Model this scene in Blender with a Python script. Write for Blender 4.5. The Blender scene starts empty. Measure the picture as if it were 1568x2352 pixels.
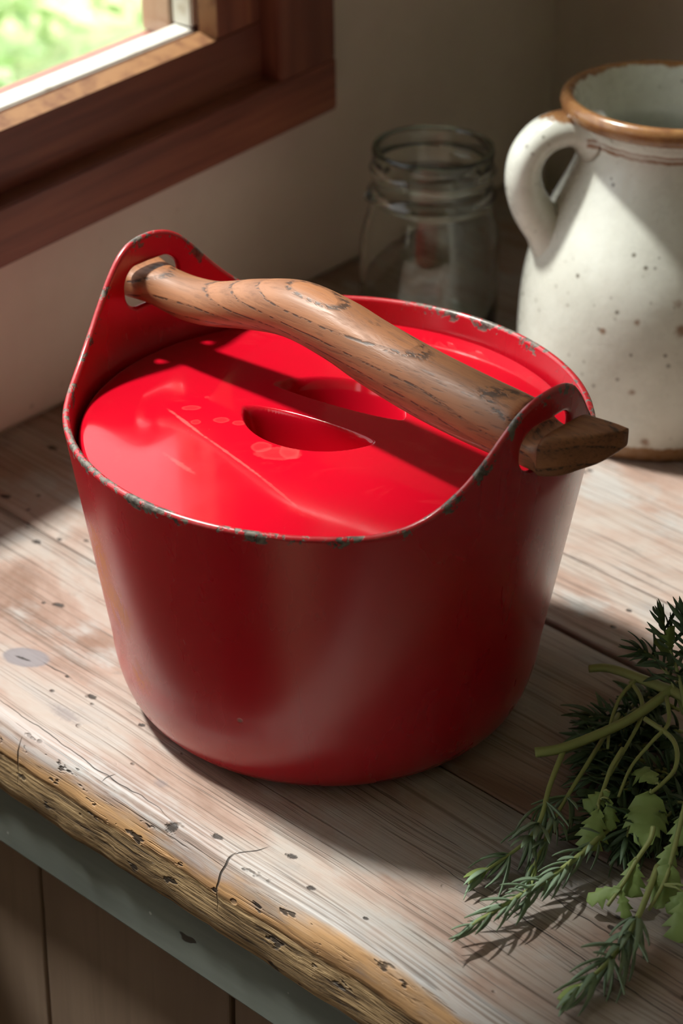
import bpy, bmesh, math, random
import numpy as np
from mathutils import Vector, Matrix, noise
from mathutils.geometry import delaunay_2d_cdt

sc = bpy.context.scene
COL = sc.collection
R = math.radians

# ------------------------------------------------------------------ camera, sky, sun, exposure
CAM_F, CAM_X, CAM_D, CAM_H, CAM_P, CAM_R = 5000.0, .00545, .76766, .5259, .52398, .01393   # focal length in pixels of a 1568x2352 frame


def cam_axes():
    fw = Vector((0, math.cos(CAM_P), -math.sin(CAM_P)))
    up = Vector((0, math.sin(CAM_P), math.cos(CAM_P)))
    rt = Vector((1, 0, 0))
    return rt * math.cos(CAM_R) + up * math.sin(CAM_R), -rt * math.sin(CAM_R) + up * math.cos(CAM_R), fw


CR, CU, CF = cam_axes()
cd = bpy.data.cameras.new('camera')
cam = bpy.data.objects.new('camera', cd)
COL.objects.link(cam)
cam.matrix_world = Matrix(((CR.x, CU.x, -CF.x, CAM_X), (CR.y, CU.y, -CF.y, -CAM_D), (CR.z, CU.z, -CF.z, CAM_H), (0, 0, 0, 1)))
cd.sensor_fit = 'VERTICAL'
cd.sensor_height = 36.0
cd.lens = CAM_F / 2352 * 36.0
cd.clip_start = .02
cd.dof.use_dof = True
cd.dof.focus_distance = .835
cd.dof.aperture_fstop = 11.0
sc.camera = cam

wd = bpy.data.worlds.new('sky')
sc.world = wd
wd.use_nodes = True
bg = wd.node_tree.nodes['Background']
bg.inputs['Color'].default_value = (.98, .98, 1.0, 1)
bg.inputs['Strength'].default_value = 2.1

SUN_AZ, SUN_EL = R(-26), R(62)
sl = bpy.data.lights.new('sun', 'SUN')
sl.energy = 9.2
sl.angle = R(5.5)
sl.color = (1.0, .965, .915)
sun = bpy.data.objects.new('sun', sl)
COL.objects.link(sun)
sdir = Vector((math.cos(SUN_EL) * math.cos(SUN_AZ), math.cos(SUN_EL) * math.sin(SUN_AZ), -math.sin(SUN_EL)))
sun.rotation_euler = sdir.to_track_quat('-Z', 'Y').to_euler()
sun.location = -sdir * 5

for x0, x1 in ((-.62, .17), (-2.35, -.95)):            # light portals in the window and in the added fill light opening
    pl = bpy.data.lights.new('opening_portal', 'AREA')
    pl.shape = 'RECTANGLE'; pl.size = x1 - x0; pl.size_y = .9
    pl.cycles.is_portal = True
    po = bpy.data.objects.new('opening_portal', pl)
    COL.objects.link(po)
    a_ = R(52); xm = (x0 + x1) / 2
    po.location = (-.1709 + xm * math.cos(a_) - .13 * math.sin(a_), .2231 + xm * math.sin(a_) + .13 * math.cos(a_), .56)
    po.rotation_euler = (R(90), 0, a_)

sc.view_settings.view_transform = 'Standard'
sc.view_settings.look = 'None'
sc.view_settings.gamma = 1.0
sc.view_settings.exposure = 0.0
sc.view_settings.use_curve_mapping = False


def at(x, y, z=0.0):
    """point of height z that the photograph shows at pixel x, y"""
    d = CF + CR * ((x - 784) / CAM_F) - CU * ((y - 1176) / CAM_F)
    o = Vector((CAM_X, -CAM_D, CAM_H))
    return o + d * ((z - o.z) / d.z)


def on_cylinder(x, y, cx, cy, r):
    """point of an upright cylinder's near side that the photograph shows at pixel x, y"""
    d = CF + CR * ((x - 784) / CAM_F) - CU * ((y - 1176) / CAM_F)
    o = Vector((CAM_X - cx, -CAM_D - cy, CAM_H))
    a = d.x ** 2 + d.y ** 2; b = 2 * (o.x * d.x + o.y * d.y); k = o.x ** 2 + o.y ** 2 - r * r
    t = (-b - math.sqrt(max(b * b - 4 * a * k, 0))) / (2 * a)
    return o + d * t + Vector((cx, cy, 0))


# ------------------------------------------------------------------ helpers: meshes and tags
def obj(name, verts, faces, mat=None, parent=None, smooth=True, mw=None):
    me = bpy.data.meshes.new(name)
    me.from_pydata([tuple(v) for v in verts], [], [tuple(f) for f in faces])
    me.validate()
    if smooth:
        me.polygons.foreach_set('use_smooth', [True] * len(me.polygons))
    return link(name, me, mat, parent, mw)


def link(name, me, mat=None, parent=None, mw=None):
    o = bpy.data.objects.new(name, me)
    COL.objects.link(o)
    if mat is not None and not me.materials:
        me.materials.append(mat)
    if parent is not None:
        o.parent = parent
    if mw is not None:
        o.matrix_local = mw
    return o


def empty(name, loc=(0, 0, 0), rot=(0, 0, 0)):
    o = bpy.data.objects.new(name, None)
    o.empty_display_size = .02
    COL.objects.link(o)
    o.location = loc
    o.rotation_euler = rot
    return o


def tag(o, label=None, cat=None, group=None, kind=None):
    if label: o['label'] = label
    if cat: o['category'] = cat
    if group: o['group'] = group
    if kind: o['kind'] = kind
    return o


def bevel_box(x0, x1, y0, y1, z0, z1, b=.001, seg=2):
    bm = bmesh.new()
    bmesh.ops.create_cube(bm, size=1)
    for v in bm.verts:
        v.co = Vector(((x0 + x1) / 2 + v.co.x * (x1 - x0), (y0 + y1) / 2 + v.co.y * (y1 - y0), (z0 + z1) / 2 + v.co.z * (z1 - z0)))
    if b > 0:
        bmesh.ops.bevel(bm, geom=bm.edges[:], offset=b, segments=seg, profile=.5, affect='EDGES')
    return bm


def bm_obj(name, bm, mat, parent=None, smooth=False):
    me = bpy.data.meshes.new(name)
    bm.to_mesh(me)
    bm.free()
    if smooth:
        me.polygons.foreach_set('use_smooth', [True] * len(me.polygons))
    return link(name, me, mat, parent)


def box(name, x0, x1, y0, y1, z0, z1, mat, parent=None, b=.001):
    return bm_obj(name, bevel_box(x0, x1, y0, y1, z0, z1, b), mat, parent)


def lathe(prof, n=96, closed=False):
    """prof: list of (r, z); r = 0 collapses to a pole"""
    V, F, rings = [], [], []
    for r, z in prof:
        if r < 1e-6:
            rings.append([len(V)])
            V.append((0, 0, z))
        else:
            rings.append(list(range(len(V), len(V) + n)))
            V += [(r * math.cos(2 * math.pi * k / n), r * math.sin(2 * math.pi * k / n), z) for k in range(n)]
    m = len(rings)
    for i in range(m if closed else m - 1):
        a, b = rings[i], rings[(i + 1) % m]
        for k in range(n):
            k2 = (k + 1) % n
            if len(a) == 1 and len(b) == 1: continue
            if len(a) == 1: F.append((a[0], b[k2], b[k]))
            elif len(b) == 1: F.append((a[k], a[k2], b[0]))
            else: F.append((a[k], a[k2], b[k2], b[k]))
    return V, F


def smooth_poly(pts, n, closed=False):
    """Catmull-Rom through pts (tuples of any length), n samples per span"""
    P = [np.array(p, float) for p in pts]
    out = []
    m = len(P)
    for i in range(m if closed else m - 1):
        if closed:
            a, b, c, d = P[(i - 1) % m], P[i], P[(i + 1) % m], P[(i + 2) % m]
        else:
            a, b, c, d = P[max(i - 1, 0)], P[i], P[i + 1], P[min(i + 2, m - 1)]
        for k in range(n):
            t = k / n
            out.append(.5 * ((2 * b) + (c - a) * t + (2 * a - 5 * b + 4 * c - d) * t * t + (3 * b - a - 3 * c + d) * t ** 3))
    if not closed: out.append(P[-1])
    return out


def tube(path, radii, n=8, cap=True):
    """round tube through 3-D points"""
    P = [Vector(p) for p in path]
    V, F = [], []
    prev = None
    for i, p in enumerate(P):
        t = (P[min(i + 1, len(P) - 1)] - P[max(i - 1, 0)]).normalized()
        if prev is None:
            s = t.cross(Vector((0, 0, 1)))
            if s.length < 1e-3: s = t.cross(Vector((1, 0, 0)))
            s.normalize()
        else:
            s = (prev - t * prev.dot(t)).normalized()
        prev = s
        w = t.cross(s)
        r = radii[i] if hasattr(radii, '__len__') else radii
        for k in range(n):
            a = 2 * math.pi * k / n
            V.append(p + (s * math.cos(a) + w * math.sin(a)) * r)
    for i in range(len(P) - 1):
        for k in range(n):
            k2 = (k + 1) % n
            F.append((i * n + k, i * n + k2, (i + 1) * n + k2, (i + 1) * n + k))
    if cap:
        F.append(tuple(range(n - 1, -1, -1)))
        F.append(tuple(range((len(P) - 1) * n, len(P) * n)))
    return V, F


# ------------------------------------------------------------------ helpers: materials
class Mat:
    def __init__(self, name, **kw):
        self.m = bpy.data.materials.new(name)
        self.m.use_nodes = True
        self.nt = self.m.node_tree
        self.bsdf = self.nt.nodes['Principled BSDF']
        self.out = self.nt.nodes['Material Output']
        for k, v in kw.items(): self.set(k.replace('_', ' '), v)

    def set(self, name, v):
        s = self.bsdf.inputs[name]
        self._in(s, v)

    def _in(self, s, v):
        if isinstance(v, bpy.types.NodeSocket): self.nt.links.new(v, s)
        elif isinstance(v, (tuple, list)):
            s.default_value = tuple(v) + ((1,) if s.type == 'RGBA' and len(v) == 3 else ())
        else: s.default_value = v

    def node(self, t, **kw):
        n = self.nt.nodes.new(t)
        for k, v in kw.items(): setattr(n, k, v)
        return n

    def coord(self, which='Object'):
        return self.node('ShaderNodeTexCoord').outputs[which]

    def mapping(self, vec, scale=(1, 1, 1), loc=(0, 0, 0), rot=(0, 0, 0), kind='POINT'):
        n = self.node('ShaderNodeMapping', vector_type=kind)
        self.nt.links.new(vec, n.inputs['Vector'])
        n.inputs['Scale'].default_value = scale
        n.inputs['Location'].default_value = loc
        n.inputs['Rotation'].default_value = rot
        return n.outputs[0]

    def noise(self, vec, scale=5, detail=3, rough=.55, dist=0.0, out='Fac'):
        n = self.node('ShaderNodeTexNoise')
        self._in(n.inputs['Vector'], vec)
        n.inputs['Scale'].default_value = scale
        n.inputs['Detail'].default_value = detail
        n.inputs['Roughness'].default_value = rough
        n.inputs['Distortion'].default_value = dist
        return n.outputs[out]

    def voro(self, vec, scale, feature='F1', rnd=1.0, out='Distance'):
        n = self.node('ShaderNodeTexVoronoi', feature=feature)
        self._in(n.inputs['Vector'], vec)
        n.inputs['Scale'].default_value = scale
        n.inputs['Randomness'].default_value = rnd
        return n.outputs[out]

    def wave(self, vec, scale, dist=0, detail=2, dscale=1, kind='BANDS', direction='X', rings='SPHERICAL'):
        n = self.node('ShaderNodeTexWave', wave_type=kind)
        if kind == 'BANDS': n.bands_direction = direction
        else: n.rings_direction = rings
        self._in(n.inputs['Vector'], vec)
        n.inputs['Scale'].default_value = scale
        n.inputs['Distortion'].default_value = dist
        n.inputs['Detail'].default_value = detail
        n.inputs['Detail Scale'].default_value = dscale
        return n.outputs['Fac']

    def math(self, op, a, b=0.0, c=0.0, clamp=False):
        n = self.node('ShaderNodeMath', operation=op, use_clamp=clamp)
        self._in(n.inputs[0], a); self._in(n.inputs[1], b); self._in(n.inputs[2], c)
        return n.outputs[0]

    def step(self, x, lo, hi, to0=0.0, to1=1.0):
        n = self.node('ShaderNodeMapRange', interpolation_type='SMOOTHSTEP')
        self._in(n.inputs['Value'], x)
        n.inputs['From Min'].default_value = lo; n.inputs['From Max'].default_value = hi
        n.inputs['To Min'].default_value = to0; n.inputs['To Max'].default_value = to1
        return n.outputs[0]

    def ramp(self, x, stops, interp='LINEAR'):
        n = self.node('ShaderNodeValToRGB')
        n.color_ramp.interpolation = interp
        e = n.color_ramp.elements
        while len(e) < len(stops): e.new(.5)
        for i, (p, c) in enumerate(stops):
            e[i].position = p; e[i].color = tuple(c) + (1,)
        self._in(n.inputs[0], x)
        return n.outputs[0]

    def mix(self, f, a, b, mode='MIX'):
        n = self.node('ShaderNodeMix', data_type='RGBA', blend_type=mode)
        self._in(n.inputs[0], f); self._in(n.inputs[6], a); self._in(n.inputs[7], b)
        return n.outputs[2]

    def xyz(self, vec):
        n = self.node('ShaderNodeSeparateXYZ')
        self.nt.links.new(vec, n.inputs[0])
        return n.outputs

    def attr(self, name):
        return self.node('ShaderNodeAttribute', attribute_name=name).outputs['Fac']

    def bump(self, h, strength=.3, dist=.001, normal=None):
        n = self.node('ShaderNodeBump')
        self._in(n.inputs['Height'], h)
        n.inputs['Strength'].default_value = strength
        n.inputs['Distance'].default_value = dist
        if normal is not None: self.nt.links.new(normal, n.inputs['Normal'])
        return n.outputs[0]

    def spot(self, vec, centre, radii, rot=0.0, wob=None, soft=.35):
        """1 inside an ellipsoid round `centre`, 0 outside"""
        c = Matrix.Rotation(rot, 3, 'Z')
        n = self.node('ShaderNodeMapping', vector_type='TEXTURE')
        self._in(n.inputs['Vector'], vec)
        n.inputs['Location'].default_value = centre
        n.inputs['Rotation'].default_value = (0, 0, rot)
        n.inputs['Scale'].default_value = radii
        ln = self.node('ShaderNodeVectorMath', operation='LENGTH')
        self.nt.links.new(n.outputs[0], ln.inputs[0])
        d = ln.outputs['Value']
        if wob is not None: d = self.math('ADD', d, wob)
        return self.step(d, 1 - soft, 1 + soft, 1, 0)


def plaster(name, col, dark):
    M = Mat(name, Roughness=.9)
    c = M.coord()
    n1 = M.noise(c, 6, 5, .6)
    n2 = M.noise(c, 45, 4, .6)
    f = M.step(n1, .35, .68)
    col_ = M.mix(f, col, dark)
    sp = M.step(M.noise(c, 70, 2, .5), .70, .78)
    col_ = M.mix(M.math('MULTIPLY', sp, .5), col_, tuple(x * .55 for x in dark))
    M.set('Base Color', col_)
    M.set('Normal', M.bump(M.math('ADD', n1, M.math('MULTIPLY', n2, .25)), .35, .004))
    return M.m


def board_wood(name, c0, c1, c2, axis=0, seed=0.0, rough=.5, fine=1.0):
    """plain brown wood with its grain along local axis"""
    M = Mat(name)
    c = M.coord()
    s = [70.0, 70.0, 70.0]; s[axis] = 3.0
    v = M.mapping(c, tuple(s), (seed, seed * 1.7, seed * .3))
    g = M.noise(v, 1.6 * fine, 5, .65, .6)
    s2 = [16.0, 16.0, 16.0]; s2[axis] = 2.0
    p = M.noise(M.mapping(c, tuple(s2), (seed * 2, seed, 0)), 1.0, 3, .6)
    col = M.ramp(g, [(.25, c0), (.5, c1), (.78, c2)])
    col = M.mix(M.step(p, .35, .75), col, c0)
    M.set('Base Color', col)
    M.set('Roughness', rough)
    M.set('Normal', M.bump(g, .25, .0012))
    return M


# ------------------------------------------------------------------ materials of the setting
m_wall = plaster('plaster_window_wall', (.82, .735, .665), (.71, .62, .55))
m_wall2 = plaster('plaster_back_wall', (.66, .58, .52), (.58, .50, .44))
m_floor = board_wood('floor_boards', (.16, .10, .06), (.22, .14, .09), (.28, .19, .12)).m
m_ceil = plaster('plaster_ceiling', (.6, .57, .52), (.52, .49, .45))

def window_wood(name, axis, seed):
    M = board_wood(name, (.125, .038, .030), (.28, .092, .060), (.42, .165, .090), axis, seed, .42)
    return M.m
m_win_h = window_wood('stained_wood_rail', 0, 1.0)
m_win_v = window_wood('stained_wood_stile', 2, 4.0)
m_jamb = board_wood('outer_jamb_wood', (.34, .20, .13), (.46, .29, .20), (.55, .38, .27), 2, 2.0, .6).m

M = Mat('white_painted_bead', Roughness=.45)
c = M.coord()
M.set('Base Color', M.mix(M.step(M.noise(c, 60, 4, .6), .5, .75), (.72, .70, .64), (.52, .46, .37)))
m_bead = M.m
M = Mat('worn_orange_bead', Roughness=.5)
c = M.coord()
M.set('Base Color', M.mix(M.step(M.noise(c, 90, 4, .6), .4, .7), (.34, .17, .075), (.20, .085, .04)))
m_bead_w = M.m

M = Mat('window_glass')
nt = M.nt
tr = M.node('ShaderNodeBsdfTransparent'); tr.inputs[0].default_value = (.97, .99, .98, 1)
gl = M.node('ShaderNodeBsdfGlossy'); gl.inputs['Roughness'].default_value = .01
fr = M.node('ShaderNodeFresnel')
bf = M.node('ShaderNodeNewGeometry').outputs['Backfacing']      # keeps the same reflectance on the way out of the pane
M._in(fr.inputs['IOR'], M.step(bf, 0, 1, 1.45, 1 / 1.45))
mx = M.node('ShaderNodeMixShader')
nt.links.new(fr.outputs[0], mx.inputs[0]); nt.links.new(tr.outputs[0], mx.inputs[1]); nt.links.new(gl.outputs[0], mx.inputs[2])
nt.links.new(mx.outputs[0], M.out.inputs['Surface'])
m_pane = M.m

# ------------------------------------------------------------------ the setting
WA = at(0, 985, 0)                       # a point of the foot of the window wall
WROT = R(52)
FZ = -.88                                # floor
wt = Vector((math.cos(WROT), math.sin(WROT), 0))
wn = Vector((wt.y, -wt.x, 0))            # into the room


def wall_frame(name, tilt=0.0):
    return empty(name, WA, (0, -tilt, WROT))


OX0, OX1, OZ0, OZ1 = -.62, .222, .108, 1.02     # opening of the window in the wall
PX0, PX1 = -2.35, -.95                   # second opening of the same height, added out of view to let in fill light
def wall_with_holes(x0, x1, z0, z1, thick):
    xs = [x0, PX0, PX1, OX0, OX1, x1]; zs = [z0, OZ0, OZ1, z1]
    nx = len(xs)
    V, F = [], []
    for y in (0, thick):
        for z in zs:
            for i, x in enumerate(xs): V.append((x + (.11 if y and i == 4 else 0), y, z))      # the reveal is splayed outside
    I = lambda k, i, j: k * 4 * nx + j * nx + i
    for j in range(3):
        for i in range(nx - 1):
            if i in (1, 3) and j == 1: continue
            F.append((I(0, i, j), I(0, i + 1, j), I(0, i + 1, j + 1), I(0, i, j + 1)))
            F.append((I(1, i, j), I(1, i, j + 1), I(1, i + 1, j + 1), I(1, i + 1, j)))
    for h in (1, 3):
        for a, b in (((h, 1), (h + 1, 1)), ((h + 1, 1), (h + 1, 2)), ((h + 1, 2), (h, 2)), ((h, 2), (h, 1))):
            F.append((I(0, *a), I(1, *a), I(1, *b), I(0, *b)))
    m = nx - 1
    for a, b in (((0, 0), (m, 0)), ((m, 0), (m, 3)), ((m, 3), (0, 3)), ((0, 3), (0, 0))):
        F.append((I(0, *a), I(0, *b), I(1, *b), I(1, *a)))
    return V, F

CT = .5052                               # where the two walls meet, along the window wall
V, F = wall_with_holes(-2.7, CT + .12, FZ, 1.55, .12)
wall_left = obj('wall_left', V, F, m_wall, None, False)
wall_left.location = WA; wall_left.rotation_euler = (0, 0, WROT)
tag(wall_left, 'warm grey plaster wall that holds the brown wooden window', kind='structure')

corner = WA + wt * CT
BROT = R(-42.3)
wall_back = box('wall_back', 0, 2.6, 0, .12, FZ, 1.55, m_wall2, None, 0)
wall_back.location = corner; wall_back.rotation_euler = (0, 0, BROT)
tag(wall_back, 'shaded taupe plaster wall behind the speckled jug', kind='structure')

def room_slab(name, z0, z1, mat, label):
    b = Vector((math.cos(BROT), math.sin(BROT), 0))
    p = [corner, corner + b * 2.6, corner + b * 2.6 - wt * 3.2, corner - wt * 3.2]
    V = [Vector((q.x, q.y, z)) for z in (z0, z1) for q in p]
    F = [(3, 2, 1, 0), (4, 5, 6, 7)] + [(i, (i + 1) % 4, (i + 1) % 4 + 4, i + 4) for i in range(4)]
    return tag(obj(name, V, F, mat, None, False), label, kind='structure')
room_slab('floor', FZ - .03, FZ, m_floor, 'brown board floor below the counter')
room_slab('ceiling', 1.55, 1.6, m_ceil, 'pale plaster ceiling above the counter')

bdir = Vector((math.cos(BROT), math.sin(BROT), 0))
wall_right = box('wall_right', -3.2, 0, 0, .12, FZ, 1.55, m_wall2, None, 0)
wall_right.location = corner + bdir * 2.6; wall_right.rotation_euler = (0, 0, WROT); wall_right.scale.y = -1
tag(wall_right, 'plaster wall at the far right end of the counter', kind='structure')
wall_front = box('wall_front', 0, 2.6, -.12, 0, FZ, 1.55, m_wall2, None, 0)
wall_front.location = corner - wt * 3.2; wall_front.rotation_euler = (0, 0, BROT)
tag(wall_front, 'plaster wall opposite the counter', kind='structure')

# window
win = wall_frame('window_1', R(2.3))
tag(win, 'dark brown stained wooden window with a pale inner bead', kind='structure')
def prof_bar(name, prof, a, b, axis, mat, parent, mitre=None):
    """bar of constant profile: prof is (p, y) across; runs along axis 0 (p = z) or axis 2 (p = x) from a to b; mitre(p) shifts the far end"""
    n = len(prof); V = []
    for end in (0, 1):
        for p, y in prof:
            l = a if end == 0 else (b + (mitre(p) if mitre else 0))
            if axis == 0: V.append((l, y, p))
            else:
                l = (a + (mitre(p) if mitre else 0)) if end == 0 else b
                V.append((p, y, l))
    F = [tuple(range(n)), tuple(range(2 * n - 1, n - 1, -1))] + [(i, i + n, (i + 1) % n + n, (i + 1) % n) for i in range(n)]
    o = obj(name, V, F, mat, parent, False)
    bm = bmesh.new(); bm.from_mesh(o.data); bmesh.ops.recalc_face_normals(bm, faces=bm.faces[:])
    bmesh.ops.bevel(bm, geom=[e for e in bm.edges if e.is_manifold and e.calc_face_angle(0) > .5], offset=.0009, segments=2, affect='EDGES')
    bm.to_mesh(o.data); bm.free()
    return o
# casing round the window, proud of the wall
prof_bar('casing_rail', [(.0965, 0), (.0965, -.0165), (.098, -.018), (.1275, -.018), (.1275, 0)], OX0 - .05, .2585, 0, m_win_h, win)
prof_bar('casing_stile', [(.2100, 0), (.2100, -.018), (.257, -.018), (.2585, -.0165), (.2585, 0)], .1275, 1.06, 2, m_win_v, win)
box('casing_stile', OX0 - .05, OX0 + .01, -.018, 0, .1275, 1.06, m_win_v, win)
box('casing_head', OX0 + .01, .21, -.018, 0, 1.0, 1.06, m_win_h, win)
# outer frame set in the opening
box('frame_sill', OX0, OX1, .0, .050, .108, .122, m_win_h, win)
box('frame_jamb', .2125, OX1, .0, .050, .122, 1.02, m_win_v, win)
# sash: rail and stile with a chamfer towards the glass
sash_rail_p = [(.122, .044), (.122, -.005), (.1592, -.005), (.1622, .0035), (.1622, .0048), (.1555, .0052), (.1555, .044)]
prof_bar('sash_rail', sash_rail_p, OX0 + .012, .2105, 0, m_win_h, win)
xs0 = .1735
prof_bar('sash_stile', [(.2105, .044), (.2105, -.005), (xs0, -.005), (xs0 - .003, .0035), (xs0 - .003, .0048), (xs0 + .003, .0052), (xs0 + .003, .044)], .1592, 1.0, 2, m_win_v, win)
prof_bar('glazing_bead', [(.1560, .0088), (.1626, .0088), (.1636, .0215), (.1560, .0215)], OX0 + .012, .1728, 0, m_bead, win)
prof_bar('glazing_bead', [(.1760, .0088), (.1698, .0088), (.1690, .0215), (.1760, .0215)], .1640, 1.0, 2, m_bead, win)
prof_bar('sash_molding', [(.1590, -.0052), (.1592, -.0058), (.1628, .0036), (.1620, .0040)], OX0 + .012, .1735, 0, m_bead_w, win)
prof_bar('sash_molding', [(.1738, -.0052), (.1735, -.0060), (.1698, .0036), (.1708, .0040)], .1600, 1.0, 2, m_bead_w, win)
box('outer_sill', OX0, .172, .0245, .046, .140, .1500, m_bead, win)
box('outer_jamb', .1695, .1762, .0245, .0445, .1560, 1.0, m_jamb, win)
box('pane', OX0 + .01, .1715, .0216, .0244, .162, 1.0, m_pane, win, 0)
box('sash_stile', OX0 + .01, OX0 + .05, -.005, .044, .122, 1.0, m_win_v, win)
box('sash_head', OX0 + .05, .1735, -.005, .044, .96, 1.0, m_win_h, win)

# ------------------------------------------------------------------ worktop of old planks
PROT = R(-44.5)
pu = Vector((math.cos(PROT), math.sin(PROT), 0)); pv = Vector((-pu.y, pu.x, 0))
EDGE0, EDGE_S = -.1185, .040             # the front edge: v = EDGE0 + EDGE_S * u


def marks_px(lst):
    out = []
    for x, y, ru, rv, kind in lst:
        p = at(x, y); out.append((p.dot(pu), p.dot(pv), ru, rv, kind))
    return out


def plank_material(name, seed, marks=(), front=False, cracks=()):
    M = Mat(name)
    c = M.coord()
    X, Y, Z = M.xyz(c)
    off = (seed * 3.1, seed * 1.3, seed * .7)
    warp = M.noise(M.mapping(c, (6, 14, 14), off), 1.0, 2, .5, out='Color')
    cw = M.node('ShaderNodeVectorMath', operation='MULTIPLY_ADD')
    M._in(cw.inputs[0], warp); cw.inputs[1].default_value = (.0, .012, .0); M._in(cw.inputs[2], c)
    cw = cw.outputs[0]
    g1 = M.noise(M.mapping(cw, (5, 560, 560), off), 1.0, 4, .62)            # fine grain
    g2 = M.noise(M.mapping(cw, (3.0, 110, 110), off), 1.0, 4, .65)         # broad grain
    pores = M.step(M.noise(M.mapping(cw, (14, 700, 700), off), 1.0, 2, .6), .58, .70)
    patch = M.noise(M.mapping(c, (9, 16, 16), off), 1.0, 5, .62, .5)
    patch2 = M.noise(M.mapping(c, (22, 40, 40), off), 1.0, 4, .6)
    blot = M.noise(M.mapping(c, (60, 90, 90), off), 1.0, 4, .65)
    col = M.ramp(patch, [(.28, (.27, .26, .255)), (.45, (.345, .29, .255)), (.57, (.30, .205, .165)), (.70, (.19, .108, .075))])
    col = M.mix(M.step(patch2, .52, .72), col, (.34, .315, .295))
    col = M.mix(M.step(g2, .50, .74, 0, .38), col, (.17, .11, .08))
    col = M.mix(M.step(g1, .50, .70, 0, .62), col, (.105, .065, .047))
    col = M.mix(M.math('MULTIPLY', pores, .6), col, (.07, .045, .03))
    col = M.mix(M.step(blot, .60, .75, 0, .45), col, (.14, .11, .09))
    h = M.math('SUBTRACT', M.math('MULTIPLY', g1, -.5), M.math('MULTIPLY', pores, .6))
    # small worm holes and specks
    vs = M.voro(M.mapping(c, (70, 95, 95), off), 1.0)
    pick = M.step(M.noise(M.mapping(c, (30, 30, 30), off), 1.0, 2, .5), .54, .60)
    hole = M.math('MULTIPLY', M.step(M.math('ADD', vs, M.math('MULTIPLY', blot, .10)), .13, .19, 1, 0), pick)
    if front:
        e = M.math('SUBTRACT', M.math('SUBTRACT', Y, M.math('MULTIPLY', X, EDGE_S)), EDGE0)      # distance behind the front edge
        wob = M.math('MULTIPLY', M.math('SUBTRACT', M.noise(M.mapping(c, (14, 60, 60), off), 1.0, 4, .6), .5), .012)
        band = M.step(M.math('ADD', e, wob), .0005, .0035, 1, 0)
        pale = M.math('MULTIPLY', M.step(M.math('ADD', e, wob), .001, .004), M.step(M.math('ADD', e, M.math('MULTIPLY', wob, 2.0)), .009, .019, 1, 0))
        col = M.mix(M.math('MULTIPLY', pale, M.step(g1, .40, .62, .42, .08)), col, (.44, .445, .46))
        bare = M.ramp(g2, [(.3, (.52, .315, .155)), (.55, (.42, .235, .105)), (.75, (.24, .12, .05))])
        bare = M.mix(M.step(g1, .52, .72, 0, .6), bare, (.20, .11, .05))
        col = M.mix(band, col, bare)
        zz = M.math('ADD', Z, wob)
        rough_face = M.step(zz, -.0165, -.0125, 1, 0)
        og = M.noise(M.mapping(cw, (22, 420, 420), off), 1.0, 4, .7)
        old = M.ramp(og, [(.32, (.50, .345, .18)), (.48, (.27, .175, .085)), (.64, (.045, .026, .013))])
        col = M.mix(rough_face, col, old)
        h = M.math('SUBTRACT', h, M.math('MULTIPLY', M.math('MULTIPLY', og, rough_face), 2.2))
        chips = M.math('MULTIPLY', M.step(M.noise(M.mapping(c, (70, 160, 160), off), 1.0, 3, .6), .62, .68), M.step(e, .0, .012, 1, 0))
        hole = M.math('MAXIMUM', hole, chips)
    wob2 = M.math('MULTIPLY', M.math('SUBTRACT', M.noise(M.mapping(c, (480, 700, 700)), 1.0, 3, .65), .5), 1.9)
    for (u, v, ru, rv, kind) in marks:
        if kind == 'knot':
            s = M.spot(c, (u, v, 0), (ru, rv, .01), R(25), M.math('MULTIPLY', wob2, .12), .10)
            ring = M.spot(c, (u, v, 0), (ru * .95, rv * .95, .01), R(25), M.math('MULTIPLY', wob2, .12), .3)
            col = M.mix(M.math('MULTIPLY', s, .9), col, (.150, .132, .140))
            col = M.mix(M.math('MULTIPLY', ring, .55), col, (.215, .195, .205))
        elif kind == 'stain':
            s = M.spot(c, (u, v, 0), (ru, rv, .01), 0, wob2, .6)
            col = M.mix(M.math('MULTIPLY', s, .5), col, (.14, .12, .13))
        else:
            s = M.spot(c, (u, v, 0), (ru, rv, .01), R(15), wob2, .35)
            hole = M.math('MAXIMUM', hole, s)
    cw2 = M.node('ShaderNodeVectorMath', operation='MULTIPLY_ADD')
    M._in(cw2.inputs[0], M.noise(M.mapping(c, (60, 60, 60)), 1.0, 2, .5, out='Color')); cw2.inputs[1].default_value = (.006, .006, 0); M._in(cw2.inputs[2], c)
    for (u0, v0, u1, v1, w) in cracks:
        L = math.hypot(u1 - u0, v1 - v0)
        s = M.spot(cw2.outputs[0], ((u0 + u1) / 2 + .003, (v0 + v1) / 2 + .003, 0), (L / 2, w, .02), math.atan2(v1 - v0, u1 - u0), None, .4)
        hole = M.math('MAXIMUM', hole, s)
    col = M.mix(M.math('MULTIPLY', hole, .92), col, (.018, .012, .009))
    h = M.math('SUBTRACT', h, M.math('MULTIPLY', hole, 3.0))
    M.set('Base Color', col)
    M.set('Roughness', M.step(g1, .3, .7, .55, .8))
    M.set('Normal', M.bump(h, .55, .0011))
    return M.m


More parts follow.
